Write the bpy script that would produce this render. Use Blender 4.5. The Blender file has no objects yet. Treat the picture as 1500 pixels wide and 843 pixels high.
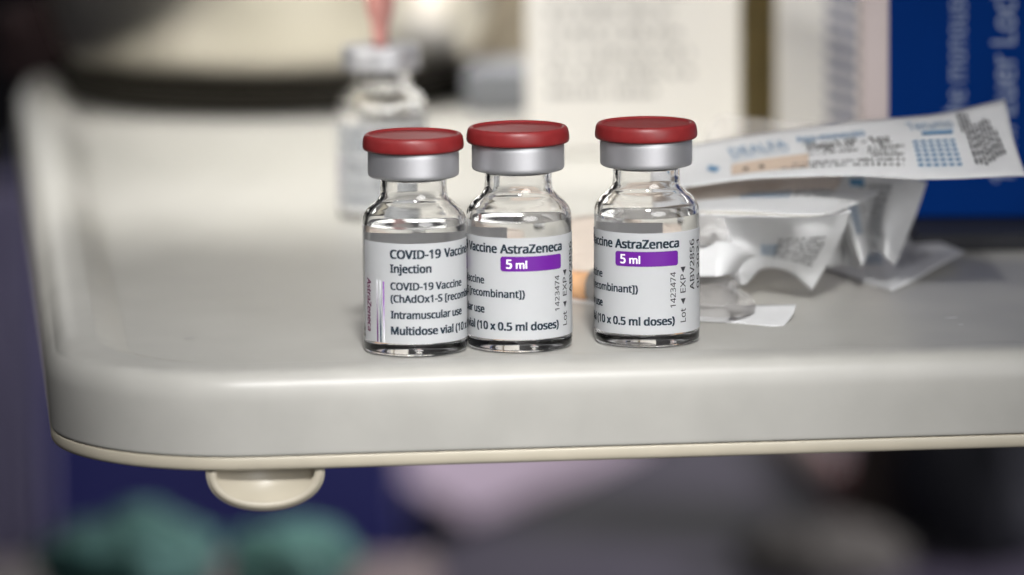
import bpy, bmesh, math, random, os
from mathutils import Vector, Matrix, noise
R = math.radians
random.seed(7)
S = bpy.context.scene
COL = S.collection

# ------------------------------------------------------------------ camera
FPX, W0, H0 = 7500.0, 1500.0, 843.0            # focal length in photo pixels
PITCH, ROLL = R(9.26), R(0.55)
CAM = Vector((0.0, -1.0687, 0.1875))
_f = Vector((0, math.cos(PITCH), -math.sin(PITCH)))
_r = Vector((1, 0, 0))
_u = Vector((0, math.sin(PITCH), math.cos(PITCH)))
cr, ur = _r*math.cos(ROLL)-_u*math.sin(ROLL), _u*math.cos(ROLL)+_r*math.sin(ROLL)
cam = bpy.data.cameras.new('camera')
cam_o = bpy.data.objects.new('camera', cam); COL.objects.link(cam_o)
m = Matrix((( cr.x, ur.x, -_f.x, CAM.x), (cr.y, ur.y, -_f.y, CAM.y), (cr.z, ur.z, -_f.z, CAM.z), (0, 0, 0, 1)))
cam_o.matrix_world = m
cam.sensor_width = 36; cam.lens = 36*FPX/W0
cam.clip_start = 0.05; cam.clip_end = 60
cam.dof.use_dof = True; cam.dof.focus_distance = 1.087; cam.dof.aperture_fstop = 7.8
S.camera = cam_o

def ray(px, py):
    return _f + cr*((px-W0/2)/FPX) + ur*(-(py-H0/2)/FPX)
def P(px, py, D):                               # photo pixel at D mm from the camera -> place
    return CAM + ray(px, py)*(D*0.001)
def G(px, py, z=0.0):                           # photo pixel -> place on the level z (m)
    d = ray(px, py); return CAM + d*((z-CAM.z)/d.z)

# ------------------------------------------------------------------ light
S.view_settings.view_transform = 'Standard'; S.view_settings.look = 'None'
S.view_settings.exposure = 0.0; S.view_settings.gamma = 1
wd = bpy.data.worlds.new('World'); S.world = wd; wd.use_nodes = True
bg = wd.node_tree.nodes['Background']
bg.inputs[0].default_value = (0.92, 0.93, 1.0, 1); bg.inputs[1].default_value = 0.15
S.cycles.use_denoising = True
S.cycles.max_bounces = 48; S.cycles.transmission_bounces = 44; S.cycles.diffuse_bounces = 8; S.cycles.transparent_max_bounces = 16
S.cycles.glossy_bounces = 8; S.cycles.sample_clamp_indirect = 12; S.cycles.blur_glossy = 0.5

def area(name, loc, target, sx, sy, power, color=(1, 1, 1), spread=180):
    l = bpy.data.lights.new(name, 'AREA'); l.shape = 'RECTANGLE'; l.size = sx; l.size_y = sy
    l.energy = power; l.color = color; l.spread = R(spread)
    o = bpy.data.objects.new(name, l); COL.objects.link(o)
    o.location = loc
    o.rotation_euler = (Vector(target)-Vector(loc)).to_track_quat('-Z', 'Y').to_euler()
    return o
area('key_lamp', (0.95, -1.85, 0.60), (0.02, 0.1, 0.02), 1.3, 1.1, 21, (1, 0.99, 0.985)).data.shape = 'ELLIPSE'
area('pool_lamp', (0.06, -0.90, 0.80), (-0.002, -0.01, 0.02), 0.18, 0.18, 0.162, (1, 0.985, 0.97), 12).data.shape = 'ELLIPSE'
area('carton_fill', (-0.90, -0.30, 0.60), (-0.01, 0.28, 0.04), 0.05, 0.05, 0.17, (1, 0.97, 0.92), 26)  # fill light added to brighten the cartons and the rear vial
area('carton_fill.001', (-0.80, -0.42, 0.66), (-0.01, 0.28, 0.04), 0.05, 0.05, 0.17, (1, 0.97, 0.92), 26)  # second added fill, for more small glints on the glass
area('rear_beam', (0.09, 0.50, 0.95), (0.09, 0.50, 0), 0.42, 0.66, 1.3, (1, 0.98, 0.93), 8)  # added narrow beam; its edge stands in for the shadow line across the tray
area('back_fill', (0.0, 3.0, 0.13), (0, 0, 0.13), 1.5, 0.72, 13, (1, 0.99, 0.95))  # unseen back light added for sheen on the tray and brighter glass
area('floor_fill', (1.3, 0.5, 0.5), (-0.15, 1.2, -0.25), 0.3, 0.3, 8, (1, 0.95, 1.0), 80)  # fill light added out of view to brighten the things below the tray

# ------------------------------------------------------------------ materials
def mat(name, color, rough=0.5, metal=0.0, trans=0.0, ior=1.45, spec=0.5, noise_amt=0.0, noise_scale=200.0,
        bump=0.0, bump_scale=400.0, sss=0.0, coat=0.0, color2=None):
    M = bpy.data.materials.new(name); M.use_nodes = True
    nt = M.node_tree; b = nt.nodes['Principled BSDF']
    b.inputs['Base Color'].default_value = (*color, 1); b.inputs['Roughness'].default_value = rough
    b.inputs['Metallic'].default_value = metal; b.inputs['IOR'].default_value = ior
    b.inputs['Transmission Weight'].default_value = trans
    b.inputs['Specular IOR Level'].default_value = spec
    b.inputs['Coat Weight'].default_value = coat
    if sss:
        b.inputs['Subsurface Weight'].default_value = sss
        b.inputs['Subsurface Radius'].default_value = (0.003, 0.002, 0.0015)
        b.inputs['Subsurface Scale'].default_value = 1.0
    if noise_amt or bump:
        tc = nt.nodes.new('ShaderNodeTexCoord')
    if noise_amt:
        n = nt.nodes.new('ShaderNodeTexNoise'); n.inputs['Scale'].default_value = noise_scale
        n.inputs['Detail'].default_value = 5
        nt.links.new(tc.outputs['Object'], n.inputs['Vector'])
        rp = nt.nodes.new('ShaderNodeValToRGB')
        c2 = color2 or tuple(c*(1-noise_amt) for c in color)
        rp.color_ramp.elements[0].position = 0.35; rp.color_ramp.elements[0].color = (*c2, 1)
        rp.color_ramp.elements[1].position = 0.65; rp.color_ramp.elements[1].color = (*color, 1)
        nt.links.new(n.outputs['Fac'], rp.inputs['Fac'])
        nt.links.new(rp.outputs['Color'], b.inputs['Base Color'])
        mr = nt.nodes.new('ShaderNodeMapRange')
        mr.inputs['To Min'].default_value = rough*0.85; mr.inputs['To Max'].default_value = min(1, rough*1.15)
        nt.links.new(n.outputs['Fac'], mr.inputs['Value']); nt.links.new(mr.outputs['Result'], b.inputs['Roughness'])
    if bump:
        n2 = nt.nodes.new('ShaderNodeTexNoise'); n2.inputs['Scale'].default_value = bump_scale
        n2.inputs['Detail'].default_value = 4
        nt.links.new(tc.outputs['Object'], n2.inputs['Vector'])
        bp = nt.nodes.new('ShaderNodeBump'); bp.inputs['Strength'].default_value = bump
        bp.inputs['Distance'].default_value = 0.0004
        nt.links.new(n2.outputs['Fac'], bp.inputs['Height']); nt.links.new(bp.outputs['Normal'], b.inputs['Normal'])
    return M

def film_mat(name, tint, clear, rough=0.12):
    M = bpy.data.materials.new(name); M.use_nodes = True
    nt = M.node_tree; nt.nodes.clear()
    out = nt.nodes.new('ShaderNodeOutputMaterial')
    tr = nt.nodes.new('ShaderNodeBsdfTransparent'); tr.inputs[0].default_value = (*tint, 1)
    pr = nt.nodes.new('ShaderNodeBsdfPrincipled')
    pr.inputs['Base Color'].default_value = (0.75, 0.73, 0.71, 1); pr.inputs['Roughness'].default_value = rough
    tc = nt.nodes.new('ShaderNodeTexCoord'); n = nt.nodes.new('ShaderNodeTexNoise')
    n.inputs['Scale'].default_value = 160; n.inputs['Detail'].default_value = 3
    nt.links.new(tc.outputs['Object'], n.inputs['Vector'])
    bp = nt.nodes.new('ShaderNodeBump'); bp.inputs['Strength'].default_value = 0.8; bp.inputs['Distance'].default_value = 0.001
    nt.links.new(n.outputs['Fac'], bp.inputs['Height']); nt.links.new(bp.outputs['Normal'], pr.inputs['Normal'])
    fr = nt.nodes.new('ShaderNodeFresnel'); fr.inputs[0].default_value = 1.5
    nt.links.new(bp.outputs['Normal'], fr.inputs['Normal'])
    mx = nt.nodes.new('ShaderNodeMath'); mx.operation = 'MAXIMUM'; mx.inputs[1].default_value = 1-clear
    nt.links.new(fr.outputs[0], mx.inputs[0])
    ms = nt.nodes.new('ShaderNodeMixShader')
    nt.links.new(mx.outputs[0], ms.inputs[0]); nt.links.new(tr.outputs[0], ms.inputs[1]); nt.links.new(pr.outputs[0], ms.inputs[2])
    nt.links.new(ms.outputs[0], out.inputs[0])
    return M

def fade_mat(name, ink, paper, z0, z1):          # printed line that fades out along its length (print, not light)
    M = bpy.data.materials.new(name); M.use_nodes = True
    nt = M.node_tree; b = nt.nodes['Principled BSDF']; b.inputs['Roughness'].default_value = 0.45
    tc = nt.nodes.new('ShaderNodeTexCoord'); sp = nt.nodes.new('ShaderNodeSeparateXYZ')
    nt.links.new(tc.outputs['Object'], sp.inputs[0])
    mr = nt.nodes.new('ShaderNodeMapRange'); mr.inputs['From Min'].default_value = z0; mr.inputs['From Max'].default_value = z1
    nt.links.new(sp.outputs['Z'], mr.inputs['Value'])
    mx = nt.nodes.new('ShaderNodeMix'); mx.data_type = 'RGBA'
    mx.inputs[6].default_value = (*ink, 1); mx.inputs[7].default_value = (*paper, 1)
    nt.links.new(mr.outputs[0], mx.inputs[0]); nt.links.new(mx.outputs[2], b.inputs['Base Color'])
    return M

MT = {}
MT['tray'] = mat('tray_plastic', (0.405, 0.398, 0.370), 0.36, spec=.3, noise_amt=0.08, noise_scale=70, bump=0.03, bump_scale=900)
MT['trim'] = mat('cream_plastic', (0.45, 0.41, 0.325), 0.4, noise_amt=0.06, noise_scale=120)
MT['glass'] = mat('vial_glass', (1, 1, 1), 0.0, trans=1, ior=1.50)
MT['liquid'] = mat('vaccine_liquid', (0.97, 0.97, 0.97), 0.0, trans=1, ior=1.335)
MT['alu'] = mat('aluminium', (0.64, 0.64, 0.66), 0.52, metal=1, bump=0.04, bump_scale=2500)
MT['red'] = mat('red_plastic', (0.19, 0.014, 0.015), 0.42, noise_amt=0.12, noise_scale=500, bump=0.05, bump_scale=1500)
MT['rubber'] = mat('grey_rubber', (0.22, 0.22, 0.23), 0.6)
MT['stain'] = mat('faint_stain', (0.33, 0.325, 0.31), 0.32)
MT['label'] = mat('label_paper', (0.87, 0.89, 0.91), 0.42, noise_amt=0.02, noise_scale=900)
def translucent(M, w):
    nt = M.node_tree; b = nt.nodes['Principled BSDF']; out = nt.nodes['Material Output']
    t = nt.nodes.new('ShaderNodeBsdfTranslucent'); t.inputs[0].default_value = (.93, .93, .93, 1)
    x = nt.nodes.new('ShaderNodeMixShader'); x.inputs[0].default_value = w
    nt.links.new(b.outputs[0], x.inputs[1]); nt.links.new(t.outputs[0], x.inputs[2]); nt.links.new(x.outputs[0], out.inputs[0])
translucent(MT['label'], .54)
MT['navy'] = mat('dark_teal_ink', (0.010, 0.024, 0.040), 0.5)
MT['black'] = mat('black_ink', (0.03, 0.03, 0.035), 0.5)
MT['purple'] = mat('purple_ink', (0.115, 0.008, 0.235), 0.45)
MT['magenta'] = mat('plum_ink', (0.15, 0.01, 0.08), 0.45)
MT['white_ink'] = mat('white_ink', (0.85, 0.85, 0.87), 0.45)
MT['fade_plum'] = fade_mat('fading_plum_ink', (0.12, 0.012, 0.14), (0.84, 0.86, 0.88), 0.007, 0.0165)
MT['fade_teal'] = fade_mat('fading_teal_ink', (0.03, 0.06, 0.10), (0.84, 0.86, 0.88), 0.0065, 0.0165)
MT['fade_violet'] = fade_mat('fading_violet_ink', (0.30, 0.10, 0.45), (0.84, 0.86, 0.88), 0.012, 0.004)
MT['paper'] = mat('wrapper_paper', (0.74, 0.745, 0.75), 0.6, noise_amt=0.05, noise_scale=300, bump=0.55, bump_scale=170, spec=.25)
translucent(MT['paper'], .28)
MT['tan'] = mat('tan_paper', (0.60, 0.52, 0.45), 0.55, noise_amt=0.12, noise_scale=120, bump=0.6, bump_scale=150)
MT['blue_ink'] = mat('blue_ink', (0.10, 0.23, 0.38), 0.5)
MT['grey_ink'] = mat('grey_ink', (0.09, 0.09, 0.09), 0.5)
MT['brown_ink'] = mat('pale_brown_ink', (0.54, 0.43, 0.34), 0.5)
MT['film'] = film_mat('clear_film', (0.96, 0.95, 0.94), 0.72)
MT['syr'] = film_mat('clear_polypropylene', (0.93, 0.92, 0.91), 0.55, 0.2)
MT['orange'] = mat('orange_plastic', (0.70, 0.40, 0.21), 0.45, noise_amt=0.05, noise_scale=300)
MT['pink'] = mat('pink_plastic', (0.52, 0.24, 0.21), 0.4, noise_amt=0.05, noise_scale=300)
MT['carton'] = mat('white_carton', (0.74, 0.72, 0.68), 0.5, noise_amt=0.03, noise_scale=60)
MT['kraft'] = mat('brown_carton', (0.26, 0.20, 0.085), 0.7, noise_amt=0.15, noise_scale=80)
MT['blue_card'] = mat('blue_carton', (0.0006, 0.030, 0.185), 0.5, spec=.04, noise_amt=0.08, noise_scale=60)
MT['edge_card'] = mat('pale_carton_edge', (0.50, 0.43, 0.42), 0.6, noise_amt=0.06, noise_scale=90)
MT['pale_ink'] = mat('pale_blue_ink', (0.30, 0.36, 0.50), 0.5)
MT['line_ink'] = mat('faded_grey_ink', (0.20, 0.20, 0.20), 0.6)
MT['stripe_ink'] = mat('slate_blue_ink', (0.07, 0.08, 0.17), 0.6)
MT['cream_card'] = mat('cream_carton', (0.60, 0.54, 0.42), 0.6, noise_amt=0.05, noise_scale=60)
MT['slate_card'] = mat('slate_blue_card', (0.22, 0.23, 0.25), 0.6, noise_amt=0.05, noise_scale=60)
MT['basin_shade'] = mat('basin_shade_black', (0.016, 0.014, 0.010), 0.8, spec=.2, noise_amt=0.1, noise_scale=60)  # near black of the shade band at the basin's base
MT['steel'] = mat('basin_steel', (0.80, 0.76, 0.66), 0.30, metal=1, noise_amt=0.06, noise_scale=40)
MT['wall'] = mat('dark_wall_paint', (0.012, 0.010, 0.014), 0.8, noise_amt=0.2, noise_scale=3)
MT['floor'] = mat('floor_vinyl', (0.03, 0.027, 0.036), 0.5, noise_amt=0.15, noise_scale=8)
MT['cab'] = mat('grey_laminate', (0.050, 0.043, 0.066), 0.75, spec=.2, noise_amt=0.08, noise_scale=20)
MT['navy_paint'] = mat('navy_paint', (0.012, 0.014, 0.085), 0.5, noise_amt=0.15, noise_scale=12)
MT['lavender'] = mat('lavender_cloth', (0.56, 0.47, 0.54), 0.8, noise_amt=0.08, noise_scale=30, bump=0.3, bump_scale=300)
MT['gown'] = mat('blue_lavender_cloth', (0.17, 0.16, 0.25), 0.8, noise_amt=0.3, noise_scale=9)
MT['teal'] = mat('teal_cloth', (0.030, 0.095, 0.085), 0.75, noise_amt=0.3, noise_scale=40, bump=0.3, bump_scale=300)
MT['maroon'] = mat('maroon_vinyl', (0.030, 0.006, 0.012), 0.5, noise_amt=0.2, noise_scale=20)
MT['red_strap'] = mat('red_rubber', (0.12, 0.012, 0.014), 0.6, noise_amt=0.1, noise_scale=60)
MT['brown_bag'] = mat('brown_paper', (0.07, 0.05, 0.043), 0.8, noise_amt=0.15, noise_scale=30)
MT['grey_cloth'] = mat('grey_cloth', (0.06, 0.056, 0.05), 0.85, noise_amt=0.15, noise_scale=40)
MT['black_cloth'] = mat('wine_cloth', (0.020, 0.006, 0.007), 0.85, noise_amt=0.2, noise_scale=40)
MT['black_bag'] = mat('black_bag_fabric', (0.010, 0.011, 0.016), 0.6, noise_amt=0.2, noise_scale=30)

# ------------------------------------------------------------------ object helpers
def link(name, me, parent=None, material=None, smooth=True):
    o = bpy.data.objects.new(name, me); COL.objects.link(o)
    if material is not None: me.materials.append(MT[material])
    if smooth:
        for p in me.polygons: p.use_smooth = True
    if parent is not None: o.parent = parent
    return o
def pydata(name, verts, faces, parent=None, material=None, smooth=True):
    me = bpy.data.meshes.new(name); me.from_pydata([tuple(v) for v in verts], [], faces); me.update()
    return link(name, me, parent, material, smooth)
def from_bm(name, bm, parent=None, material=None, smooth=True):
    me = bpy.data.meshes.new(name); bmesh.ops.recalc_face_normals(bm, faces=bm.faces[:]); bm.to_mesh(me); bm.free()
    return link(name, me, parent, material, smooth)
def thing(name, label, cat, loc=(0, 0, 0), rotz=0.0, group=None):
    o = bpy.data.objects.new(name, None); COL.objects.link(o); o.empty_display_size = 0.01
    o.location = loc; o.rotation_euler = (0, 0, rotz)
    o['label'] = label; o['category'] = cat
    if group: o['group'] = group
    return o
def tag(o, label, cat, group=None):
    o['label'] = label; o['category'] = cat
    if group: o['group'] = group
    return o
def dup(root, loc, rotz, label, group=None, skip=()):
    r = root.copy(); COL.objects.link(r); r.location = loc; r.rotation_euler = (0, 0, rotz); r['label'] = label
    if group: r['group'] = group
    elif 'group' in r: del r['group']
    for ch in list(root.children):
        if ch.name.split('.')[0] in skip: continue
        c = ch.copy(); COL.objects.link(c); c.parent = r
        for g in ch.children:
            d = g.copy(); COL.objects.link(d); d.parent = c
    return r

def chaikin(pts, n=2):
    for _ in range(n):
        out = [pts[0]]
        for a, b in zip(pts, pts[1:]):
            out.append((a[0]*.75+b[0]*.25, a[1]*.75+b[1]*.25)); out.append((a[0]*.25+b[0]*.75, a[1]*.25+b[1]*.75))
        out.append(pts[-1]); pts = out
    return pts
def lathe(name, prof, parent, material, n=96, close=False):      # prof in mm (r, z)
    vs, fs, rings = [], [], []
    for r_, z in prof:
        if r_ < 1e-6: rings.append([len(vs)]); vs.append((0, 0, z*.001))
        else:
            rings.append(list(range(len(vs), len(vs)+n)))
            for k in range(n):
                a = 2*math.pi*k/n; vs.append((r_*.001*math.cos(a), r_*.001*math.sin(a), z*.001))
    pairs = list(zip(rings, rings[1:]))
    if close: pairs.append((rings[-1], rings[0]))
    for A, B in pairs:
        for k in range(n):
            k2 = (k+1) % n
            if len(A) == 1 and len(B) == 1: continue
            if len(A) == 1: fs.append((A[0], B[k2], B[k]))
            elif len(B) == 1: fs.append((A[k], A[k2], B[0]))
            else: fs.append((A[k], A[k2], B[k2], B[k]))
    me = bpy.data.meshes.new(name); me.from_pydata(vs, [], fs); me.update()
    bm = bmesh.new(); bm.from_mesh(me); bmesh.ops.recalc_face_normals(bm, faces=bm.faces[:]); bm.to_mesh(me); bm.free()
    return link(name, me, parent, material)

def box(name, c, size, parent, material, bevel=0.0008, rotz=0.0):
    bm = bmesh.new(); bmesh.ops.create_cube(bm, size=1)
    for v in bm.verts: v.co = Vector((v.co.x*size[0], v.co.y*size[1], v.co.z*size[2]))
    if bevel: bmesh.ops.bevel(bm, geom=bm.edges[:], offset=bevel, segments=2, affect='EDGES')
    bmesh.ops.rotate(bm, verts=bm.verts[:], cent=(0, 0, 0), matrix=Matrix.Rotation(rotz, 3, 'Z'))
    bmesh.ops.translate(bm, verts=bm.verts[:], vec=c)
    return from_bm(name, bm, parent, material, smooth=False)

def tube_bm(bm, pts, rad, n=12):
    rings = []
    for i, p in enumerate(pts):
        p = Vector(p); t = (Vector(pts[min(i+1, len(pts)-1)])-Vector(pts[max(i-1, 0)])).normalized()
        a = t.orthogonal().normalized() if i == 0 else (rings_a - t*rings_a.dot(t)).normalized()
        rings_a = a; b = t.cross(a); rr = rad[i] if isinstance(rad, (list, tuple)) else rad
        rings.append([bm.verts.new(p+(a*math.cos(2*math.pi*k/n)+b*math.sin(2*math.pi*k/n))*rr) for k in range(n)])
    for A, B in zip(rings, rings[1:]):
        for k in range(n): bm.faces.new((A[k], A[(k+1) % n], B[(k+1) % n], B[k]))
    bm.faces.new(rings[0][::-1]); bm.faces.new(rings[-1])
    return bm

# ------------------------------------------------------------------ lettering
FONT = None
try:
    FONT = bpy.data.fonts.load(os.path.join(bpy.utils.system_resource('DATAFILES', path='fonts'), 'NotoSansHebrew-Regular.woff2'))
except Exception:
    FONT = None
_tc = {}
def glyphs(s, bold=0.012, shear=0.0):
    key = (s, bold, shear)
    if key in _tc: return _tc[key]
    cu = bpy.data.curves.new('t', 'FONT'); cu.body = s; cu.size = 1; cu.resolution_u = 3; cu.offset = bold; cu.shear = shear
    if FONT: cu.font = FONT
    ob = bpy.data.objects.new('t', cu); COL.objects.link(ob)
    dg = bpy.context.evaluated_depsgraph_get(); dg.update()
    me = bpy.data.meshes.new_from_object(ob.evaluated_get(dg))
    vs = [(v.co.x, v.co.y) for v in me.vertices]; fs = [tuple(p.vertices) for p in me.polygons]
    bpy.data.objects.remove(ob); bpy.data.curves.remove(cu); bpy.data.meshes.remove(me)
    _tc[key] = (vs, fs); return vs, fs
_h, _ = glyphs('H', 0.0)
CAPH = max(v[1] for v in _h)-min(v[1] for v in _h)
class Print:                                     # flat print gathered in a 2-D sheet (mm), laid on a surface later
    def __init__(s): s.v, s.f, s.o = [], [], []
    def add(s, vs, fs, lift=0.0):
        n = len(s.v); s.v += vs; s.o += [lift]*len(vs); s.f += [tuple(i+n for i in f) for f in fs]
    def text(s, t, x, y, cap, width=None, rot=0, bold=0.012, shear=0.0):
        vs, fs = glyphs(t, 0.0, shear); x0 = min(v[0] for v in vs); x1 = max(v[0] for v in vs)
        k = cap/CAPH; kx = width/(x1-x0+2*bold) if width else k
        shifts = [(0, 0)] if bold < .004 else [(-bold, -bold*.5), (bold, -bold*.5), (-bold, bold*.5), (bold, bold*.5)]
        for q, (dx, dy) in enumerate(shifts):           # heavier strokes: the glyph struck four times, each a hair higher
            out = []
            for a, b in vs:
                a, b = (a-x0)*kx+(dx+bold)*kx, b*k+dy*k
                if rot == 90: a, b = -b, a
                if rot == -90: a, b = b, -a
                out.append((x+a, y+b))
            s.add(out, fs, q*.008)
        return s
    def rect(s, x0, y0, x1, y1, nx=1):
        vs = [(x0+(x1-x0)*i/nx, y) for i in range(nx+1) for y in (y0, y1)]
        s.add(vs, [(2*i, 2*i+2, 2*i+3, 2*i+1) for i in range(nx)]); return s
    def quad(s, pts): s.add(list(pts), [tuple(range(len(pts)))]); return s
    def fine(s, x0, x1, y, h, rng, gap=0.35, wmin=0.4, wmax=1.6, vertical=False):   # a line of print too small to read
        x = x0
        while x < x1:
            w = rng.uniform(wmin, wmax)*h
            if vertical: s.rect(y, x, y+h*rng.uniform(.7, 1), min(x+w, x1))
            else: s.rect(x, y, min(x+w, x1), y+h*rng.uniform(.65, 1))
            x += w+gap*h*rng.choice((.6, 1, 1, 2.5))
        return s
    def build(s, name, fn, parent, material):
        vs = [fn(a, b, o) for (a, b), o in zip(s.v, s.o)]
        return pydata(name, vs, s.f, parent, material, smooth=False)

# ------------------------------------------------------------------ the room behind
def struct(o): o['kind'] = 'structure'; return o
FZ = -0.75
struct(pydata('floor', [(-6, -3, FZ), (6, -3, FZ), (6, 6, FZ), (-6, 6, FZ)], [(0, 1, 2, 3)], None, 'floor', False))
struct(box('wall', (0, 4.6, 0.6), (12, 0.1, 2.7), None, 'wall', 0))

# ------------------------------------------------------------------ trolley tray
YAW = R(6.1)
TR = thing('trolley_tray', 'off white plastic trolley tray with rounded corner and cream trim, carrying all the vials', 'tray', (0, 0, 0), YAW)
Rz = Matrix.Rotation(-YAW, 3, 'Z')
fl = Rz @ G(600, 526, 0.0012)                    # crest of the front rim
le = Rz @ G(128, 430, 0.0012)                    # inner crest of the left rim
RIM, SLOPE = 10.5, 7.0
TX0 = le.x-(RIM)*.001; TY0 = fl.y-RIM*.001; TX1 = TX0+0.42; TY1 = TY0+0.54
def rrect(d, z, rad=42.0, n=20):                 # ring of a rounded rectangle set in by d mm
    d *= .001; r_ = max(rad*.001-d, 0.004); out = []
    for cx, cy, a0 in ((TX1-d-r_, TY0+d+r_, -90), (TX1-d-r_, TY1-d-r_, 0), (TX0+d+r_, TY1-d-r_, 90), (TX0+d+r_, TY0+d+r_, 180)):
        for k in range(n+1):
            a = R(a0+90*k/n); out.append((cx+r_*math.cos(a), cy+r_*math.sin(a), z*.001))
    return out
def rings_mesh(name, prof, parent, material, cap0=True, cap1=True):
    vs, fs = [], []; N = None
    for d, z in prof:
        ring = rrect(d, z); N = len(ring)
        if z > 0:                                  # the side rims stand higher than the front one
            ring = [(x, y, zz*(1+2.9*min(1, max(0, (y-TY0-.014)/.045))**1.4)) for x, y, zz in ring]
        vs += ring
    for i in range(len(prof)-1):
        for k in range(N): fs.append((i*N+k, i*N+(k+1) % N, (i+1)*N+(k+1) % N, (i+1)*N+k))
    if cap0: fs.append(tuple(range(N))[::-1])
    if cap1: fs.append(tuple(range((len(prof)-1)*N, len(prof)*N)))
    o = pydata(name, vs, fs, parent, material, True)
    o.data.polygons[-1].use_smooth = False
    return o
prof = chaikin([(1.2, -16.6), (0.6, -16.6), (0.5, -15), (0.0, -7.0), (0.1, -3.0), (1.6, 0.1), (4.6, 1.1), (RIM-0.4, 1.2), (RIM+0.5, 1.14), (RIM+SLOPE-0.5, 0.06), (RIM+SLOPE, 0.03)], 3)+[(RIM+SLOPE+.6, 0.0)]
rings_mesh('tray_top', prof, TR, 'tray', True, True)
rings_mesh('trim_strip', chaikin([(9, -16.75), (1.0, -16.75), (0.6, -17.0), (0.5, -19.0), (1.3, -19.9), (9, -20.0)], 2), TR, 'trim')
# half round pull tab with a raised lip under the front edge
tb = Rz @ G(389, 690, -0.0200)
tx, ty, tz = tb.x, TY0+0.0016, -0.0199
def half(hw, hh, n=28): return [(tx+hw*math.cos(math.pi+math.pi*k/n)*.001, hh*abs(math.sin(math.pi*k/n))**.85*-.001) for k in range(n+1)]
bm = bmesh.new()
outer, inner = half(12.3, 8.6), half(10.2, 6.6)
def ringv(pts, y): return [bm.verts.new((x, y, tz+z)) for x, z in pts]
o1, i1, i2, o2 = ringv(outer, ty), ringv(inner, ty+.0004), ringv(inner, ty+.0026), ringv(outer, ty+.0042)
for A, B in ((o2, o1), (o1, i1), (i1, i2)):
    for k in range(len(A)-1): bm.faces.new((A[k], A[k+1], B[k+1], B[k]))
bm.faces.new(i2); bm.faces.new(o2)
bmesh.ops.bevel(bm, geom=[e for e in bm.edges if all(v in o1 for v in e.verts)], offset=.0005, segments=2, affect='EDGES')
from_bm('pull_tab', bm, TR, 'trim')
bm = bmesh.new(); tube_bm(bm, [(TX1-.06, TY0+.25, -.02), (TX1-.06, TY0+.25, FZ)], .02, 24); from_bm('support_post', bm, TR, 'tray')

# small scuffs and specks on the tray surface
def scuff(px, py, lx, ly, material, name):
    c_ = Rz @ G(px, py, 0); k_ = 9
    o = pydata(name, [(c_.x+lx*.001*math.cos(2*math.pi*i/k_)*rs.uniform(.7, 1.1), c_.y+ly*.001*math.sin(2*math.pi*i/k_)*rs.uniform(.6, 1.1), .00006) for i in range(k_)], [tuple(range(k_))], TR, material, False)
rs = random.Random(5)
for a_ in ((1394, 466, 1.6, .5), (1407, 476, .8, .4)): scuff(*a_, 'white_ink', 'scuff')
for a_ in ((277, 496, 1.5, 1.5), (366, 451, 1.3, 1.2), (1336, 482, .3, .5)): scuff(*a_, 'stain', 'stain')

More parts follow.
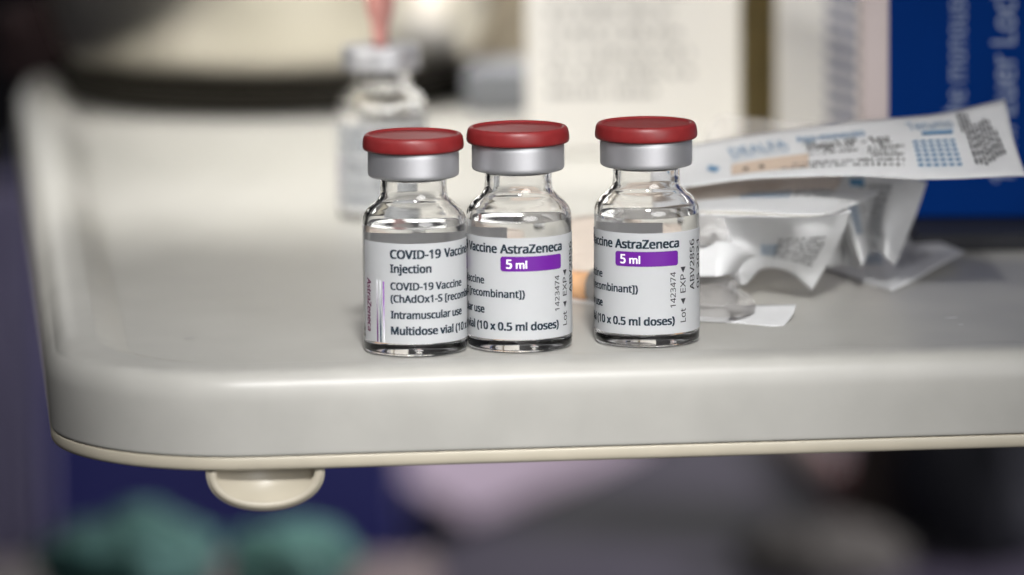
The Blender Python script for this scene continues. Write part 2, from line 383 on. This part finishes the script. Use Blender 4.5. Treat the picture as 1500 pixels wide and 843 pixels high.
# ------------------------------------------------------------------ vials
VG = 'small vials of clear liquid on the tray'
RL = 11.05
def vial(label, loc, rotz):
    t = thing('vaccine_vial', label, 'vial', loc, rotz, VG)
    outer = chaikin([(0, .22), (7.0, .16), (9.0, 0), (10.0, 0.02), (10.8, .3), (11, 1.1), (11, 4), (11, 20), (11, 26.4), (11, 28.4), (9.9, 30.4), (8.3, 31.7), (7.25, 32.6), (7.0, 34.2), (7.0, 36.2), (7.0, 37.0), (9.2, 37.4), (9.2, 41), (6.2, 41)], 2)
    inner = chaikin([(6.2, 41), (6.0, 40), (6.0, 35), (6.1, 32.9), (7.0, 31.5), (8.8, 30.1), (9.9, 28.6), (10.0, 26.5), (10.0, 10), (10.0, 4.4), (9.5, 3.3), (8, 3.0), (3, 3.0), (0, 3.1)], 2)
    lathe('glass_body', outer+inner[1:], t, 'glass')
    lq = chaikin([(0, 3.08), (3, 2.98), (8, 2.98), (9.52, 3.28), (10.02, 4.4), (10.02, 10)], 2)+[(10.02, 20), (10.02, 27.0), (10.02, 27.15)]+[(10.02, 27.2), (9.9, 27.14), (9.6, 27.1), (9.0, 27.08), (4, 27.08), (0, 27.08)]
    lathe('liquid', lq, t, 'liquid')
    lathe('stopper', [(0, 37.2), (5.9, 37.2), (5.95, 41.1), (9.1, 41.1), (9.1, 42.7), (0, 42.7)], t, 'rubber', 48)
    lathe('aluminium_seal', chaikin([(7.3, 37.25), (8.8, 37.1), (9.5, 37.35), (9.65, 37.9), (9.65, 38.6), (9.65, 41), (9.65, 42.3), (9.5, 42.85), (8.8, 42.95), (3.2, 42.95), (3.1, 42.75)], 2), t, 'alu')
    lathe('flip_cap', [(0, 45.8), (4, 45.8), (8.0, 45.78)]+chaikin([(8.6, 45.78), (9.1, 45.8), (9.3, 46.1), (9.65, 46.22), (10.15, 46.1), (10.5, 45.5), (10.68, 44.4), (10.72, 43.4), (10.5, 42.9), (9.9, 43.0)], 2)+[(0, 43.0)], t, 'red')
    # label: a paper sleeve
    a0, a1, n = -8.4/RL, 46.5/RL, 140
    vs, fs = [], []
    for k in range(n+1):
        a = a0+(a1-a0)*k/n
        for z in (3.0, 24.3): vs.append((RL*.001*math.sin(a), -RL*.001*math.cos(a), z*.001))
    for k in range(n): fs.append((2*k, 2*k+2, 2*k+3, 2*k+1))
    lb = pydata('paper_label', vs, fs, t, 'label', True)
    def cyl(off):
        def fn(s_, z, o=0):
            a = s_/RL; rr = (RL+off+o)*.001; return (rr*math.sin(a), -rr*math.cos(a), z*.001)
        return fn
    p = Print()
    p.text('COVID-19', 0, 21.15, 1.78, 11.1, bold=.038).text('Vaccine', 11.9, 21.15, 1.78, 8.5, bold=.038).text('AstraZeneca', 21.05, 21.15, 1.78, 14.2, bold=.038)
    p.text('Injection', 0, 18.15, 1.68, 8.9, bold=.038)
    p.text('COVID-19 Vaccine', 0, 14.5, 1.52, 17.2, bold=.032)
    p.text('(ChAdOx1-S [recombinant])', 0, 11.85, 1.52, 26.2, bold=.032)
    p.text('Intramuscular use', 0, 8.4, 1.55, 17.2, bold=.038)
    p.text('Multidose vial (10 x 0.5 ml doses)', 0, 5.0, 1.62, 34.1, bold=.038)
    p.build('lettering', cyl(.05), lb, 'navy')
    p = Print()
    p.text('1423474', 34.35, 8.5, 1.25, 7.5, 90, .006)
    p.text('Lot', 37.0, 5.2, 1.45, 2.9, 90, .004)
    p.text('EXP', 37.0, 11.4, 1.45, 3.9, 90, .004)
    for z0 in (9.1, 15.75): p.add([(35.6, z0+1.1), (36.3, z0+1.1), (37.0, z0+1.1), (36.3, z0-.15)], [(0, 3, 1), (1, 3, 2)], .03)
    p.text('ABV2856', 40.15, 11.6, 1.7, 10.7, 90, .012)
    p.text('05 2021', 43.2, 11.6, 1.7, 10.2, 90, .006)
    p.build('batch_print', cyl(.05), lb, 'black')
    p = Print()
    rc = .55; X0, X1, Z0, Z1 = 21.15, 34.95, 17.35, 20.45; nx = 40
    xs = [X0+rc*(1-math.cos(R(90*i/6))) for i in range(7)]+[X0+rc+(X1-X0-2*rc)*i/nx for i in range(1, nx)]+[X1-rc*(1-math.cos(R(90*(6-i)/6))) for i in range(7)]
    v2 = []
    for x in xs:
        e = max(0, rc-(x-X0), rc-(X1-x)); d = rc-math.sqrt(max(0, rc*rc-e*e)); v2 += [(x, Z0+d), (x, Z1-d)]
    p.add(v2, [(2*i, 2*i+2, 2*i+3, 2*i+1) for i in range(len(xs)-1)])
    p.build('dose_band', cyl(.05), lb, 'purple')
    p = Print().text('5', 22.35, 17.98, 1.85, 1.25, bold=.03).text('ml', 24.4, 17.98, 1.5, 2.3, bold=.026)
    p.build('dose_lettering', cyl(.10), lb, 'white_ink')
    Print().text('AstraZeneca', -7.1, 16.4, 1.55, 11.4, -90, .026, 0.15).build('maker_lettering', cyl(.05), lb, 'magenta')
    Print().rect(-3.70, 3.1, -3.30, 16.4).build('printed_line', cyl(.05), lb, 'fade_plum')
    Print().rect(-2.80, 3.1, -2.40, 16.4).build('printed_line', cyl(.05), lb, 'fade_teal')
    Print().rect(-1.88, 3.1, -1.52, 16.1).build('printed_line', cyl(.05), lb, 'fade_violet')
    return t
v1 = vial('red capped glass vial, leftmost of the three, its label showing the plum maker name', G(609, 512), R(-26.6))
v2 = dup(v1, G(761.5, 506), R(-130), 'red capped glass vial with purple dose band, touching another vial on its left', VG)
v3 = dup(v1, G(948, 498.5), R(-147), 'red capped glass vial with purple dose band, standing alone before the crumpled wrappers', VG)
bp = G(561, 318)
v4 = dup(v1, bp, R(-60), 'blurred opened glass vial with bare metal collar and a pink needle stuck in it', VG, skip=('flip_cap',))

v2.scale = v3.scale = (1.018,)*3
# pink drawing-up needle standing in the opened vial
nd = thing('drawing_needle', 'pink needle hub standing upright in the stopper of the opened vial', 'needle', bp+Vector((0, 0, .0428)))
lathe('needle_shaft', [(0, -9), (.55, -8), (.55, 3), (0, 3)], nd, 'alu', 16)
lathe('hub', chaikin([(0, 0), (1.7, 0), (2.0, 3), (2.3, 6), (3.6, 9), (3.8, 18), (4.4, 18.4), (4.4, 20), (0, 20)], 1), nd, 'pink', 40)
lathe('syringe_barrel', [(0, 20.1), (4.2, 20.1), (4.4, 24), (8, 26), (8, 70), (0, 70)], nd, 'syr', 40)

# ------------------------------------------------------------------ curved sheets (wrappers)
def cr1(p0, p1, p2, p3, t):
    return 0.5*((2*p1)+(p2-p0)*t+(2*p0-5*p1+4*p2-p3)*t*t+(3*p1-p0-3*p2+p3)*t**3)
def spline(pts, t):
    n = len(pts)-1; x = min(max(t, 0), 1)*n; i = min(int(x), n-1); f = x-i
    p0 = pts[i-1] if i > 0 else pts[0]*2-pts[1]
    p3 = pts[i+2] if i+2 <= n else pts[n]*2-pts[n-1]
    return cr1(p0, pts[i], pts[i+1], p3, f)
def lerpl(pts, t):
    n = len(pts)-1; x = min(max(t, 0), 1)*n; i = min(int(x), n-1); return pts[i].lerp(pts[i+1], x-i)
class Sheet:
    def __init__(s, rows, wob=0.0, seed=0, lin=False):       # rows of (px, py, D mm)
        s.lin = lin
        s.rows = [[P(*c) for c in r_] for r_ in rows]; s.wob = wob; s.seed = seed
    def at(s, u, v):
        p = lerpl([lerpl(r_, u) for r_ in s.rows], v) if s.lin else spline([spline(r_, u) for r_ in s.rows], v)
        if s.wob:
            p = p+Vector((0, -1, .6))*noise.noise(Vector((u*5+s.seed, v*3, s.seed*1.7)))*s.wob*.001
        return p
    def normal(s, u, v):
        e = .01; n = (s.at(min(u+e, 1), v)-s.at(max(u-e, 0), v)).cross(s.at(u, min(v+e, 1))-s.at(u, max(v-e, 0))).normalized()
        return n if n.dot(CAM-s.at(u, v)) > 0 else -n
    def build(s, name, parent, material, nu=40, nv=16, thick=.12):
        vs = [s.at(i/nu, j/nv) for j in range(nv+1) for i in range(nu+1)]
        nr = [s.normal(i/nu, j/nv) for j in range(nv+1) for i in range(nu+1)]
        N = len(vs); w = nu+1
        if thick: vs = vs+[v-n*thick*.001 for v, n in zip(vs, nr)]
        fs = [(j*w+i, j*w+i+1, (j+1)*w+i+1, (j+1)*w+i) for j in range(nv) for i in range(nu)]
        if thick:
            back = [tuple(N+k for k in f[::-1]) for f in fs]
            b = list(range(w))+[j*w+nu for j in range(1, nv+1)]+[nv*w+i for i in range(nu-1, -1, -1)]+[j*w for j in range(nv-1, 0, -1)]
            fs = fs+back+[(b[k], N+b[k], N+b[(k+1) % len(b)], b[(k+1) % len(b)]) for k in range(len(b))]
        bm = bmesh.new(); me = bpy.data.meshes.new(name); me.from_pydata([tuple(v) for v in vs], [], fs); bm.from_mesh(me)
        bmesh.ops.recalc_face_normals(bm, faces=bm.faces[:]); bm.to_mesh(me); bm.free()
        o = link(name, me, None, material)
        if parent is not None: o.parent = parent; 
        return o
    def map(s, off=.3):                          # print coordinates: x 0..100 along the sheet, y 0..100 up it
        def fn(x, y, o=0):
            u, v = x/100, 1-y/100; return s.at(u, v)+s.normal(u, v)*(off+o)*.001
        return fn
def root0(name, label, cat, group=None):          # Empty at the world origin frame so children keep world coordinates
    return thing(name, label, cat, (0, 0, 0), 0, group)
WG = 'torn syringe wrappers piled behind the right vial'
rg = random.Random(3)

# top strip, printed
w = root0('syringe_wrapper', 'long white printed wrapper strip on top of the pile, pointing right across the blue carton', 'wrapper', WG)
s1 = Sheet([[(960, 222, 1178), (1100, 197, 1168), (1240, 180, 1160), (1370, 167, 1156), (1472, 146, 1158)],
            [(960, 262, 1166), (1100, 233, 1155), (1240, 216, 1146), (1370, 206, 1140), (1484, 201, 1142)],
            [(960, 280, 1155), (1100, 262, 1144), (1240, 258, 1134), (1370, 262, 1128), (1502, 258, 1130)]], .5, 1)
s1.build('paper_backing', w, 'paper', 60, 14)
f1 = s1.map()
p = Print().text('DEALFA', 19, 60, 17, 16, bold=0, shear=-.5)
p.text('Ago monouso', 37, 68, 11, 18, bold=.015, shear=-.5)
p.text('Terumo', 66, 68, 16, 14.5, bold=0, shear=-.5).rect(71, 58, 80.5, 64, 6)
for r_ in range(6):
    for c_ in range(6): p.rect(68.5+c_*2.2+r_*.35, 46-r_*6.2, 70.0+c_*2.2+r_*.35, 49.5-r_*6.2)
p.quad([(14.2, 52), (17.2, 40), (15.8, 30), (13.6, 42)]).fine(20, 35, 53, 2.6, rg, gap=.1, wmin=.08, wmax=.2)
p.build('blue_print', f1, w, 'blue_ink')
p = Print().text('25gx1,0" - 1pz', 38.5, 50, 13, 24, bold=.02, shear=-.5)
for y, a, b in ((40, 40, 53), (41, 56, 66), (35, 56, 65), (29, 57, 66), (22, 36, 67), (15, 33, 50), (15, 52, 66)):
    p.fine(a, b, y, 4.6, rg, gap=.09, wmin=.05, wmax=.17)
p.build('grey_print', f1, w, 'grey_ink')
p = Print()
for k, (a, b) in enumerate(((60, 92), (16, 92), (16, 88), (14, 72), (18, 70), (20, 74), (24, 78), (26, 74), (28, 62))):
    x = 82+k*1.35
    y = a
    while y < b:
        h = rg.uniform(4, 9); p.quad([(x+(92-y)*.045, y), (x+.75+(92-y)*.045, y), (x+.75+(92-y-h)*.045, min(y+h, b)), (x+(92-y-h)*.045, min(y+h, b))]); y += h+rg.uniform(1, 3)
p.build('black_print', f1, w, 'black')
Print().rect(20, 16, 40, 44, 12).build('tinted_panel', s1.map(.18), w, 'brown_ink')
Print().rect(23, 22, 24.4, 28).rect(27.2, 23, 28.6, 29).build('panel_mark', s1.map(.34), w, 'black')

# tan lower sheet beneath the strip
w = root0('syringe_wrapper', 'crumpled tan wrapper film directly under the long printed strip', 'wrapper', WG)
s2 = Sheet([[(960, 268, 1172), (1060, 258, 1168), (1140, 254, 1166), (1235, 252, 1166)],
            [(960, 292, 1162), (1060, 280, 1158), (1140, 274, 1156), (1230, 268, 1158)],
            [(960, 318, 1156), (1060, 300, 1152), (1140, 294, 1150), (1215, 290, 1152)]], 1.2, 4)
s2.build('crumpled_film', w, 'tan', 40, 12)
p = Print()
for y in (62, 46): p.fine(8, 70, y, 6, rg)
p.build('grey_print', s2.map(), w, 'brown_ink')

# white folded strip
w = root0('syringe_wrapper', 'bright white wrapper lying flat with a long straight front edge above a hanging printed sheet', 'wrapper', WG)
s3 = Sheet([[(985, 292, 1166), (1090, 282, 1160), (1190, 277, 1156), (1290, 281, 1156)],
            [(985, 300, 1152), (1090, 292, 1147), (1180, 291, 1142), (1262, 296, 1142)],
            [(985, 308, 1138), (1090, 309, 1132), (1170, 315, 1128), (1222, 312, 1129)]], .35, 9)
s3.build('paper_backing', w, 'paper', 40, 12)
p = Print()
for r_ in range(4):
    for c_ in range(10): p.rect(32+c_*2.6, 82-r_*11, 33.6+c_*2.6, 88-r_*11)
p.build('blue_print', s3.map(), w, 'blue_ink')
p = Print()
for y in (86, 76, 66, 56): p.fine(60, 80, y, 5, rg, wmin=.2, wmax=.5)
p.build('grey_print', s3.map(), w, 'grey_ink')

# hanging sheet with wavy lower edge
w = root0('syringe_wrapper', 'wavy grey white wrapper sheet arching over the tray just right of the right vial', 'wrapper', WG)
s4 = Sheet([[(990, 312, 1140), (1060, 315, 1133), (1120, 317, 1130), (1185, 318, 1130), (1247, 308, 1134)],
            [(1000, 345, 1144), (1062, 350, 1137), (1122, 352, 1141), (1182, 350, 1133), (1234, 346, 1138)],
            [(1040, 372, 1142), (1078, 372, 1136), (1120, 370, 1145), (1170, 376, 1137), (1214, 384, 1142)],
            [(1066, 402, 1140), (1090, 418, 1138), (1118, 394, 1148), (1155, 398, 1142), (1189, 426, 1144)]], .3, 12)
s4.build('paper_backing', w, 'paper', 56, 28)
p = Print()
for k in range(9): p.fine(58, 88, 24+k*5.4, 3.4, rg, gap=.2, wmin=.12, wmax=.4)
p.build('grey_print', s4.map(), w, 'grey_ink')
p = Print()
for r_ in range(6):
    for c_ in range(5): p.rect(47+c_*2.4, 30+r_*5, 48.4+c_*2.4, 33+r_*5)
p.build('blue_print', s4.map(), w, 'blue_ink')

# folded white flap
w = root0('syringe_wrapper', 'plain white folded wrapper flap above the clear pouch, right of the right vial', 'wrapper', WG)
Sheet([[(970, 356, 1128), (1030, 355, 1125), (1062, 353, 1124), (1084, 362, 1127), (1112, 374, 1134)],
       [(970, 380, 1125), (1030, 379, 1121), (1058, 378, 1120), (1078, 378, 1124), (1092, 382, 1132)],
       [(970, 404, 1123), (1030, 405, 1119), (1055, 405, 1118), (1069, 403, 1123), (1078, 402, 1130)]], .25, 15).build('paper_backing', w, 'paper', 36, 12)

# right leaning sheet
w = root0('syringe_wrapper', 'creased printed wrapper standing on edge at right with its torn corner against the blue carton', 'wrapper', WG)
s5 = Sheet([[(1160, 262, 1170), (1215, 258, 1166), (1275, 254, 1164), (1322, 256, 1162), (1358, 267, 1163)],
            [(1200, 300, 1166), (1240, 312, 1156), (1270, 316, 1162), (1300, 318, 1156), (1343, 312, 1162)],
            [(1228, 345, 1166), (1252, 350, 1154), (1272, 344, 1163), (1298, 352, 1154), (1327, 352, 1163)],
            [(1245, 372, 1164), (1263, 389, 1152), (1277, 364, 1164), (1296, 376, 1154), (1311, 391, 1160)]], .15, 19)
s5.build('paper_backing', w, 'paper', 56, 28)
p = Print()
for k in range(12): p.fine(42, 70, 38+k*4.6, 2.8, rg, gap=.2, wmin=.12, wmax=.4)
p.build('grey_print', s5.map(), w, 'grey_ink')
p = Print()
for r_ in range(8):
    for c_ in range(4): p.rect(29+c_*2.6, 40+r_*5, 30.5+c_*2.6, 43+r_*5)
p.rect(36, 90, 46, 96, 4)
p.build('blue_print', s5.map(), w, 'blue_ink')

# bottom sheet lying on the tray
w = root0('syringe_wrapper', 'printed white wrapper lying lowest on the tray, its pointed tip aimed right', 'wrapper', WG)
s6 = Sheet([[(1225, 360, 1222), (1280, 350, 1228), (1338, 339, 1232)],
            [(1212, 374, 1204), (1290, 372, 1198), (1374, 355, 1211)],
            [(1196, 388, 1188), (1307, 428, 1154), (1412, 369, 1190)]], .9, 23, True)
s6.build('paper_backing', w, 'paper', 36, 20)
p = Print()
for k in range(10): p.fine(58, 84, 22+k*5, 3.4, rg, gap=.2, wmin=.12, wmax=.4)
p.build('grey_print', s6.map(), w, 'grey_ink')
p = Print()
for r_ in range(3):
    for c_ in range(10): p.rect(22+c_*2.8, 34+r_*7, 23.8+c_*2.8, 38+r_*7)
p.quad([(70, 78), (75, 82), (75, 73), (71, 70)])
p.build('blue_print', s6.map(), w, 'blue_ink')

# two more crumpled layers
w = root0('syringe_wrapper', 'crumpled white wrapper edge half hidden between the standing sheet and the wavy one', 'wrapper', WG)
Sheet([[(1195, 318, 1166), (1225, 322, 1158), (1245, 316, 1166), (1262, 326, 1160)],
       [(1190, 350, 1166), (1218, 356, 1156), (1240, 350, 1166), (1262, 362, 1160)],
       [(1185, 384, 1166), (1212, 392, 1158), (1238, 388, 1166), (1260, 396, 1162)]], .5, 51).build('paper_backing', w, 'paper', 30, 16)
w = root0('syringe_wrapper', 'small grey white wrapper fold under the bright flat wrapper, close behind the right vial', 'wrapper', WG)
Sheet([[(1010, 314, 1150), (1050, 318, 1146), (1085, 316, 1150), (1130, 322, 1150)],
       [(1012, 336, 1144), (1052, 342, 1134), (1088, 336, 1144), (1120, 346, 1146)],
       [(1014, 352, 1140), (1056, 362, 1130), (1080, 352, 1142), (1104, 366, 1146)]], .6, 57).build('paper_backing', w, 'paper', 30, 16)

# pouch with clear blister, behind the vials
w = root0('syringe_pouch', 'clear fronted pouch with white paper lip, lying nearest, right of the right vial', 'pouch', WG)
s7 = Sheet([[(700, 425, 1160), (850, 432, 1150), (1000, 442, 1132), (1090, 447, 1126), (1140, 446, 1124), (1166, 446, 1122)],
            [(700, 438, 1153), (850, 446, 1142), (1000, 458, 1123), (1090, 463, 1118), (1138, 463, 1117), (1160, 463, 1117)],
            [(700, 442, 1150), (850, 450, 1139), (1000, 468, 1119), (1090, 474, 1113), (1130, 478, 1110), (1147, 479, 1110)]], .15, 28)
s7.build('paper_backing', w, 'paper', 60, 12)
s8 = Sheet([[(990, 420, 1140), (1030, 411, 1136), (1065, 415, 1134), (1090, 428, 1132), (1106, 440, 1130)],
            [(990, 420, 1122), (1030, 418, 1119), (1065, 424, 1117), (1090, 434, 1119), (1107, 446, 1124)],
            [(990, 448, 1112), (1030, 446, 1110), (1065, 448, 1110), (1088, 452, 1113), (1106, 455, 1118)],
            [(990, 464, 1116), (1030, 464, 1114), (1065, 465, 1113), (1088, 464, 1115), (1106, 460, 1119)]], 1.2, 31)
s8.build('blister_film', w, 'film', 48, 28, 0)
# syringe inside the pouch
sy = root0('wrapped_syringe', 'clear syringe with an orange needle hub lying behind the vials inside the pouch', 'syringe')
def seg(a, b, r_, name, material, n=20):
    bm = bmesh.new(); A, B = P(*a), P(*b); tube_bm(bm, [A.lerp(B, k/6) for k in range(7)], r_*.001, n); return from_bm(name, bm, sy, material)
seg((770, 412, 1158), (868, 421, 1146), 3.4, 'needle_hub', 'orange')
seg((870, 420, 1146), (1070, 434, 1128), 4.0, 'barrel', 'syr')
seg((690, 407, 1166), (768, 412, 1158), 2.2, 'needle_cap', 'syr')
# pinkish sheet behind the vials
w = root0('syringe_wrapper', 'pinkish beige wrapper sheet standing blurred in the gap between the middle and right vials', 'wrapper', WG)
Sheet([[(735, 326, 1196), (850, 316, 1188), (940, 312, 1180), (1030, 312, 1172)],
       [(735, 365, 1186), (850, 360, 1178), (940, 352, 1170), (1030, 348, 1162)],
       [(735, 400, 1180), (850, 398, 1170), (940, 390, 1162), (1030, 385, 1156)]], 1.0, 37).build('crumpled_film', w, 'tan', 40, 12)
# loose clear film
w = root0('clear_film_scrap', 'crinkled clear film scrap beside the neck of the right vial, under the flat white wrapper', 'plastic film', WG)
Sheet([[(1000, 318, 1134), (1030, 316, 1130), (1060, 322, 1130)],
       [(1000, 338, 1126), (1032, 335, 1120), (1066, 342, 1128)],
       [(1000, 358, 1126), (1034, 358, 1122), (1064, 360, 1130)]], 2.2, 41).build('film', w, 'film', 32, 20, 0)
w = root0('clear_film_scrap', 'pale clear film end sticking up behind the long printed strip before the white carton', 'plastic film', WG)
Sheet([[(1030, 200, 1190), (1055, 168, 1196), (1090, 172, 1196), (1240, 182, 1190)],
       [(1030, 220, 1186), (1060, 205, 1188), (1100, 205, 1188), (1240, 200, 1184)],
       [(1030, 245, 1180), (1060, 235, 1180), (1100, 235, 1180), (1240, 225, 1178)]], 1.2, 45).build('film', w, 'film', 32, 16, 0)

# ------------------------------------------------------------------ cartons at the back of the tray
def carton(name, label, pxl, pxr, base_py, height, depth, rotz, material, cat='carton'):
    a, b = G(pxl, base_py), G(pxr, base_py); wd_ = (b-a).length
    t = thing(name, label, cat, (a+b)/2, rotz)
    box('carton_body', (0, depth/2, height/2+.0002), (wd_, depth, height), t, material, .0006)
    return t, wd_
t, wA = carton('printed_carton', 'tall white carton printed with blurred grey lines of text behind the vials', 776, 1086, 226, .10, .035, R(1.0), 'carton')
ppm = 7500/ (1427860/(226+801.))
p = Print()
for y, e in ((18, 985), (48, 1000), (78, 1012), (106, 1015), (134, 960), (-12, 1000), (-42, 990)):
    p.fine((805-931)/ppm, (e-931)/ppm, (226-y)/ppm-1, 2.1, rg, wmin=.4, wmax=1.4)
p.build('text_lines', lambda x, y, o=0: (x*.001, -.00012, y*.001), t, 'line_ink')
t, _ = carton('kraft_carton', 'olive brown carton seen only in the gap between two white cartons', 1060, 1180, 205, .10, .03, 0, 'kraft')
t, wB = carton('striped_carton', 'bright white carton with slanted slate blue stripes near its right edge', 1141, 1268, 240, .10, .05, R(-2), 'carton')
p = Print()
for k in range(13):
    z = 4+k*4.4; p.quad([(wB*500-10.5, z+2.4), (wB*500-.6, z), (wB*500-.6, z+2.3), (wB*500-10.5, z+4.7)])
p.build('stripe_print', lambda x, y, o=0: (x*.001, -.00012, y*.001), t, 'stripe_ink')
# big blue carton, turned a little so its pale side shows
cb = G(1297, 347)+Vector((0, 0, .0042)); rot = R(-3.0)
t = thing('blue_carton', 'large dark blue carton with pale upright lettering at the right edge of the tray', 'carton', cb, rot)
box('carton_body', (.075, .04, .065), (.15, .08, .129), t, 'blue_card', .0005)
box('side_panel', (-.0031, .003, .065), (.006, .08, .129), t, 'edge_card', .0005)
kb = 1085*1316/(346+801.)/7500                    # metres per thousand pixels at the carton
def bx(px): return (px-1297)*kb
def bz(py): return (346-py)*kb*1.012
p = Print().text('Siringhe monouso', bx(1412), bz(275), 4.8, 44, 90, .006)
p.text('1 ml Luer Lock', bx(1483), bz(292), 5.6, 48, 90, .014)
p.build('pale_lettering', lambda x, y, o=0: (x*.001, -.00015-o*.001, y*.001), t, 'pale_ink')

_c, _ = carton('cream_carton', 'small cream carton between the steel basin and the text printed carton', 690, 800, 112, .06, .03, 0, 'cream_card')
gpk = G(742, 168)
tag(box('swab_packet', (gpk.x, gpk.y+.02, .006), (.024, .04, .012), None, 'slate_card', .002), 'flat slate blue packet lying on the tray left of the text printed carton', 'packet')
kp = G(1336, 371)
tag(box('shade_slab', (kp.x+.1, kp.y+.06, .0021), (.2, .12, .0040), None, 'black_bag', .0014), 'flat black slab standing in for the shade under the large blue carton', 'pouch')  # added dark slab in place of the carton's contact shadow
# steel basin
bc = G(385, 173)
t = thing('steel_basin', 'blurred round steel basin with a black ring standing in for the shade at its base, back left on the tray', 'basin', bc+Vector((0, .063, 0)))
lathe('shade_ring', chaikin([(0, .3), (58, .3), (61.5, .3), (63, 1.5), (63, 6.5), (61.5, 8.5), (57, 8.8), (0, 8.8)], 2), t, 'basin_shade', 96)  # shade under the basin built as a dark ring
lathe('bowl', chaikin([(0, 8.9), (55, 8.9), (59.5, 10.5), (63, 16), (66.5, 27), (69.5, 44), (72, 53), (74, 54), (73.6, 55), (71, 54), (68, 44), (65, 28), (61.5, 18), (57, 12.5), (50, 11.5), (0, 11.2)], 2), t, 'steel', 96)

# ------------------------------------------------------------------ things beyond and below the tray
def lump(name, c, size, material, seed, amp=.35, parent=None):
    bm = bmesh.new(); bmesh.ops.create_icosphere(bm, subdivisions=5, radius=1)
    for v in bm.verts:
        n = v.co.normalized(); q = n*1.7+Vector((seed, seed*2.1, 0))
        d = 1+amp*(noise.noise(q)+.5*abs(noise.noise(q*2.7))+.25*noise.noise(q*6))
        v.co = Vector((n.x*size[0]*d, n.y*size[1]*d, max(n.z, -.55)*size[2]*d))
    lo = min(v.co.z for v in bm.verts)
    for v in bm.verts: v.co = v.co+Vector((c[0], c[1], c[2]-lo))
    return from_bm(name, bm, parent, material)
CZ = -0.26
tag(lump('dark_cloth', G(105, 118), (.020, .02, .016), 'black_cloth', 21, .3), 'dark wine red cloth bunched at the far left corner of the tray', 'cloth')
A, B = G(540, 843, CZ), G(885, 680, CZ); d = (B-A).normalized()
A2, B2 = A-d*.5, B+d*.9
far = Vector((1.5, 0, 0))
top = [A2, A2+far, B2+far, B2]
bmx = bmesh.new(); lo = [bmx.verts.new((v.x, v.y, FZ)) for v in top]; hi = [bmx.verts.new((v.x, v.y, CZ)) for v in top]
bmx.faces.new(hi); bmx.faces.new(lo[::-1])
for k in range(4): bmx.faces.new((lo[k], lo[(k+1) % 4], hi[(k+1) % 4], hi[k]))
bmesh.ops.bevel(bmx, geom=bmx.edges[:], offset=.004, segments=2, affect='EDGES')
tag(from_bm('floor_cabinet', bmx, None, 'cab', False), 'low grey cabinet with a plain top, blurred below the tray', 'cabinet')
c = G(1190, 690, CZ)
bm = bmesh.new(); tube_bm(bm, [G(1150, 650, CZ)+Vector((0, 0, .007)), G(1195, 690, CZ)+Vector((0, 0, .007)), G(1228, 730, CZ)+Vector((0, 0, .007)), G(1262, 775, CZ)+Vector((0, 0, .007))], .008, 16)
tag(from_bm('rubber_strap', bm, None, 'red_strap'), 'dark red rubber strap lying diagonally on the grey cabinet', 'strap')
tag(lump('paper_bag', G(1300, 775, CZ), (.017, .02, .028), 'brown_bag', 3), 'small crumpled brown paper bag on the grey cabinet right of the red strap', 'bag')
tag(lump('cloth_heap', G(1200, 850, CZ), (.030, .02, .013), 'grey_cloth', 8), 'crumpled grey cloth at the bottom edge, on the grey cabinet', 'cloth')
tag(lump('black_bag', G(1480, 800, CZ), (.045, .05, .09), 'black_bag', 11, .2), 'black soft bag on the grey cabinet in the lower right corner', 'bag')
# navy locker on the left, lavender cloth, teal drapes on a stool
a = G(-140, 700, CZ); q = P(590, 700, 2350)
x0, x1 = P(40, 700, 2350).x, P(585, 700, 2350).x
tag(box('navy_locker', ((x0+x1)/2, q.y+.15, (FZ-.12)/2), (x1-x0, .3, -.12-FZ), None, 'navy_paint', .004), 'dark navy locker blurred under the left end of the tray', 'locker')
hp = [P(545, 640, 2500), P(960, 640, 2500), P(930, 668, 2500), P(692, 762, 2500), P(590, 700, 2500)]
o = pydata('paper_sheet', hp+[v+Vector((0, .004, 0)) for v in hp], [(0, 1, 2, 3, 4), (9, 8, 7, 6, 5)]+[(k, 5+k, 5+(k+1) % 5, (k+1) % 5) for k in range(5)], None, 'lavender', False)
tag(o, 'pale lavender sheet with its corner hanging down behind the grey cabinet', 'paper sheet')
cv = []; nx, nz = 40, 6
c0, c1 = P(-260, 400, 2250), P(62, 400, 2250)
for j in range(nz+1):
    for i in range(nx+1):
        x = c0.x+(c1.x-c0.x)*i/nx; cv.append((x, c0.y+.008*math.sin(i*1.4), FZ+.02+(c0.z+.02-FZ)*j/nz))
o = pydata('hanging_gown', cv, [(j*(nx+1)+i, j*(nx+1)+i+1, (j+1)*(nx+1)+i+1, (j+1)*(nx+1)+i) for j in range(nz) for i in range(nx)], None, 'gown')
md = o.modifiers.new('s', 'SOLIDIFY'); md.thickness = .003
tag(o, 'pale lavender gown hanging in soft folds at the left edge', 'gown')
st = P(290, 880, 1800)
t = thing('low_stool', 'dark maroon low stool carrying the teal drapes', 'stool', (st.x, st.y, FZ))
hz = st.z-FZ
box('seat', (0, .02, hz-.012), (.17, .12, .024), t, 'maroon', .004)
for sx in (-.065, .065):
    for sy_ in (-.025, .065): box('leg', (sx, sy_, (hz-.024)/2), (.014, .014, hz-.024), t, 'maroon', .002)
tag(lump('surgical_drape', (P(185, 800, 1800).x, st.y, st.z-.0), (.029, .03, .017), 'teal', 5, .4), 'crumpled teal surgical drape, the left and larger of two on the stool', 'drape', 'teal drapes on the stool')
tag(lump('surgical_drape', (P(430, 800, 1800).x, st.y+.01, st.z), (.020, .026, .014), 'teal', 14, .4), 'crumpled dark teal surgical drape, the right and smaller of two on the stool', 'drape', 'teal drapes on the stool')
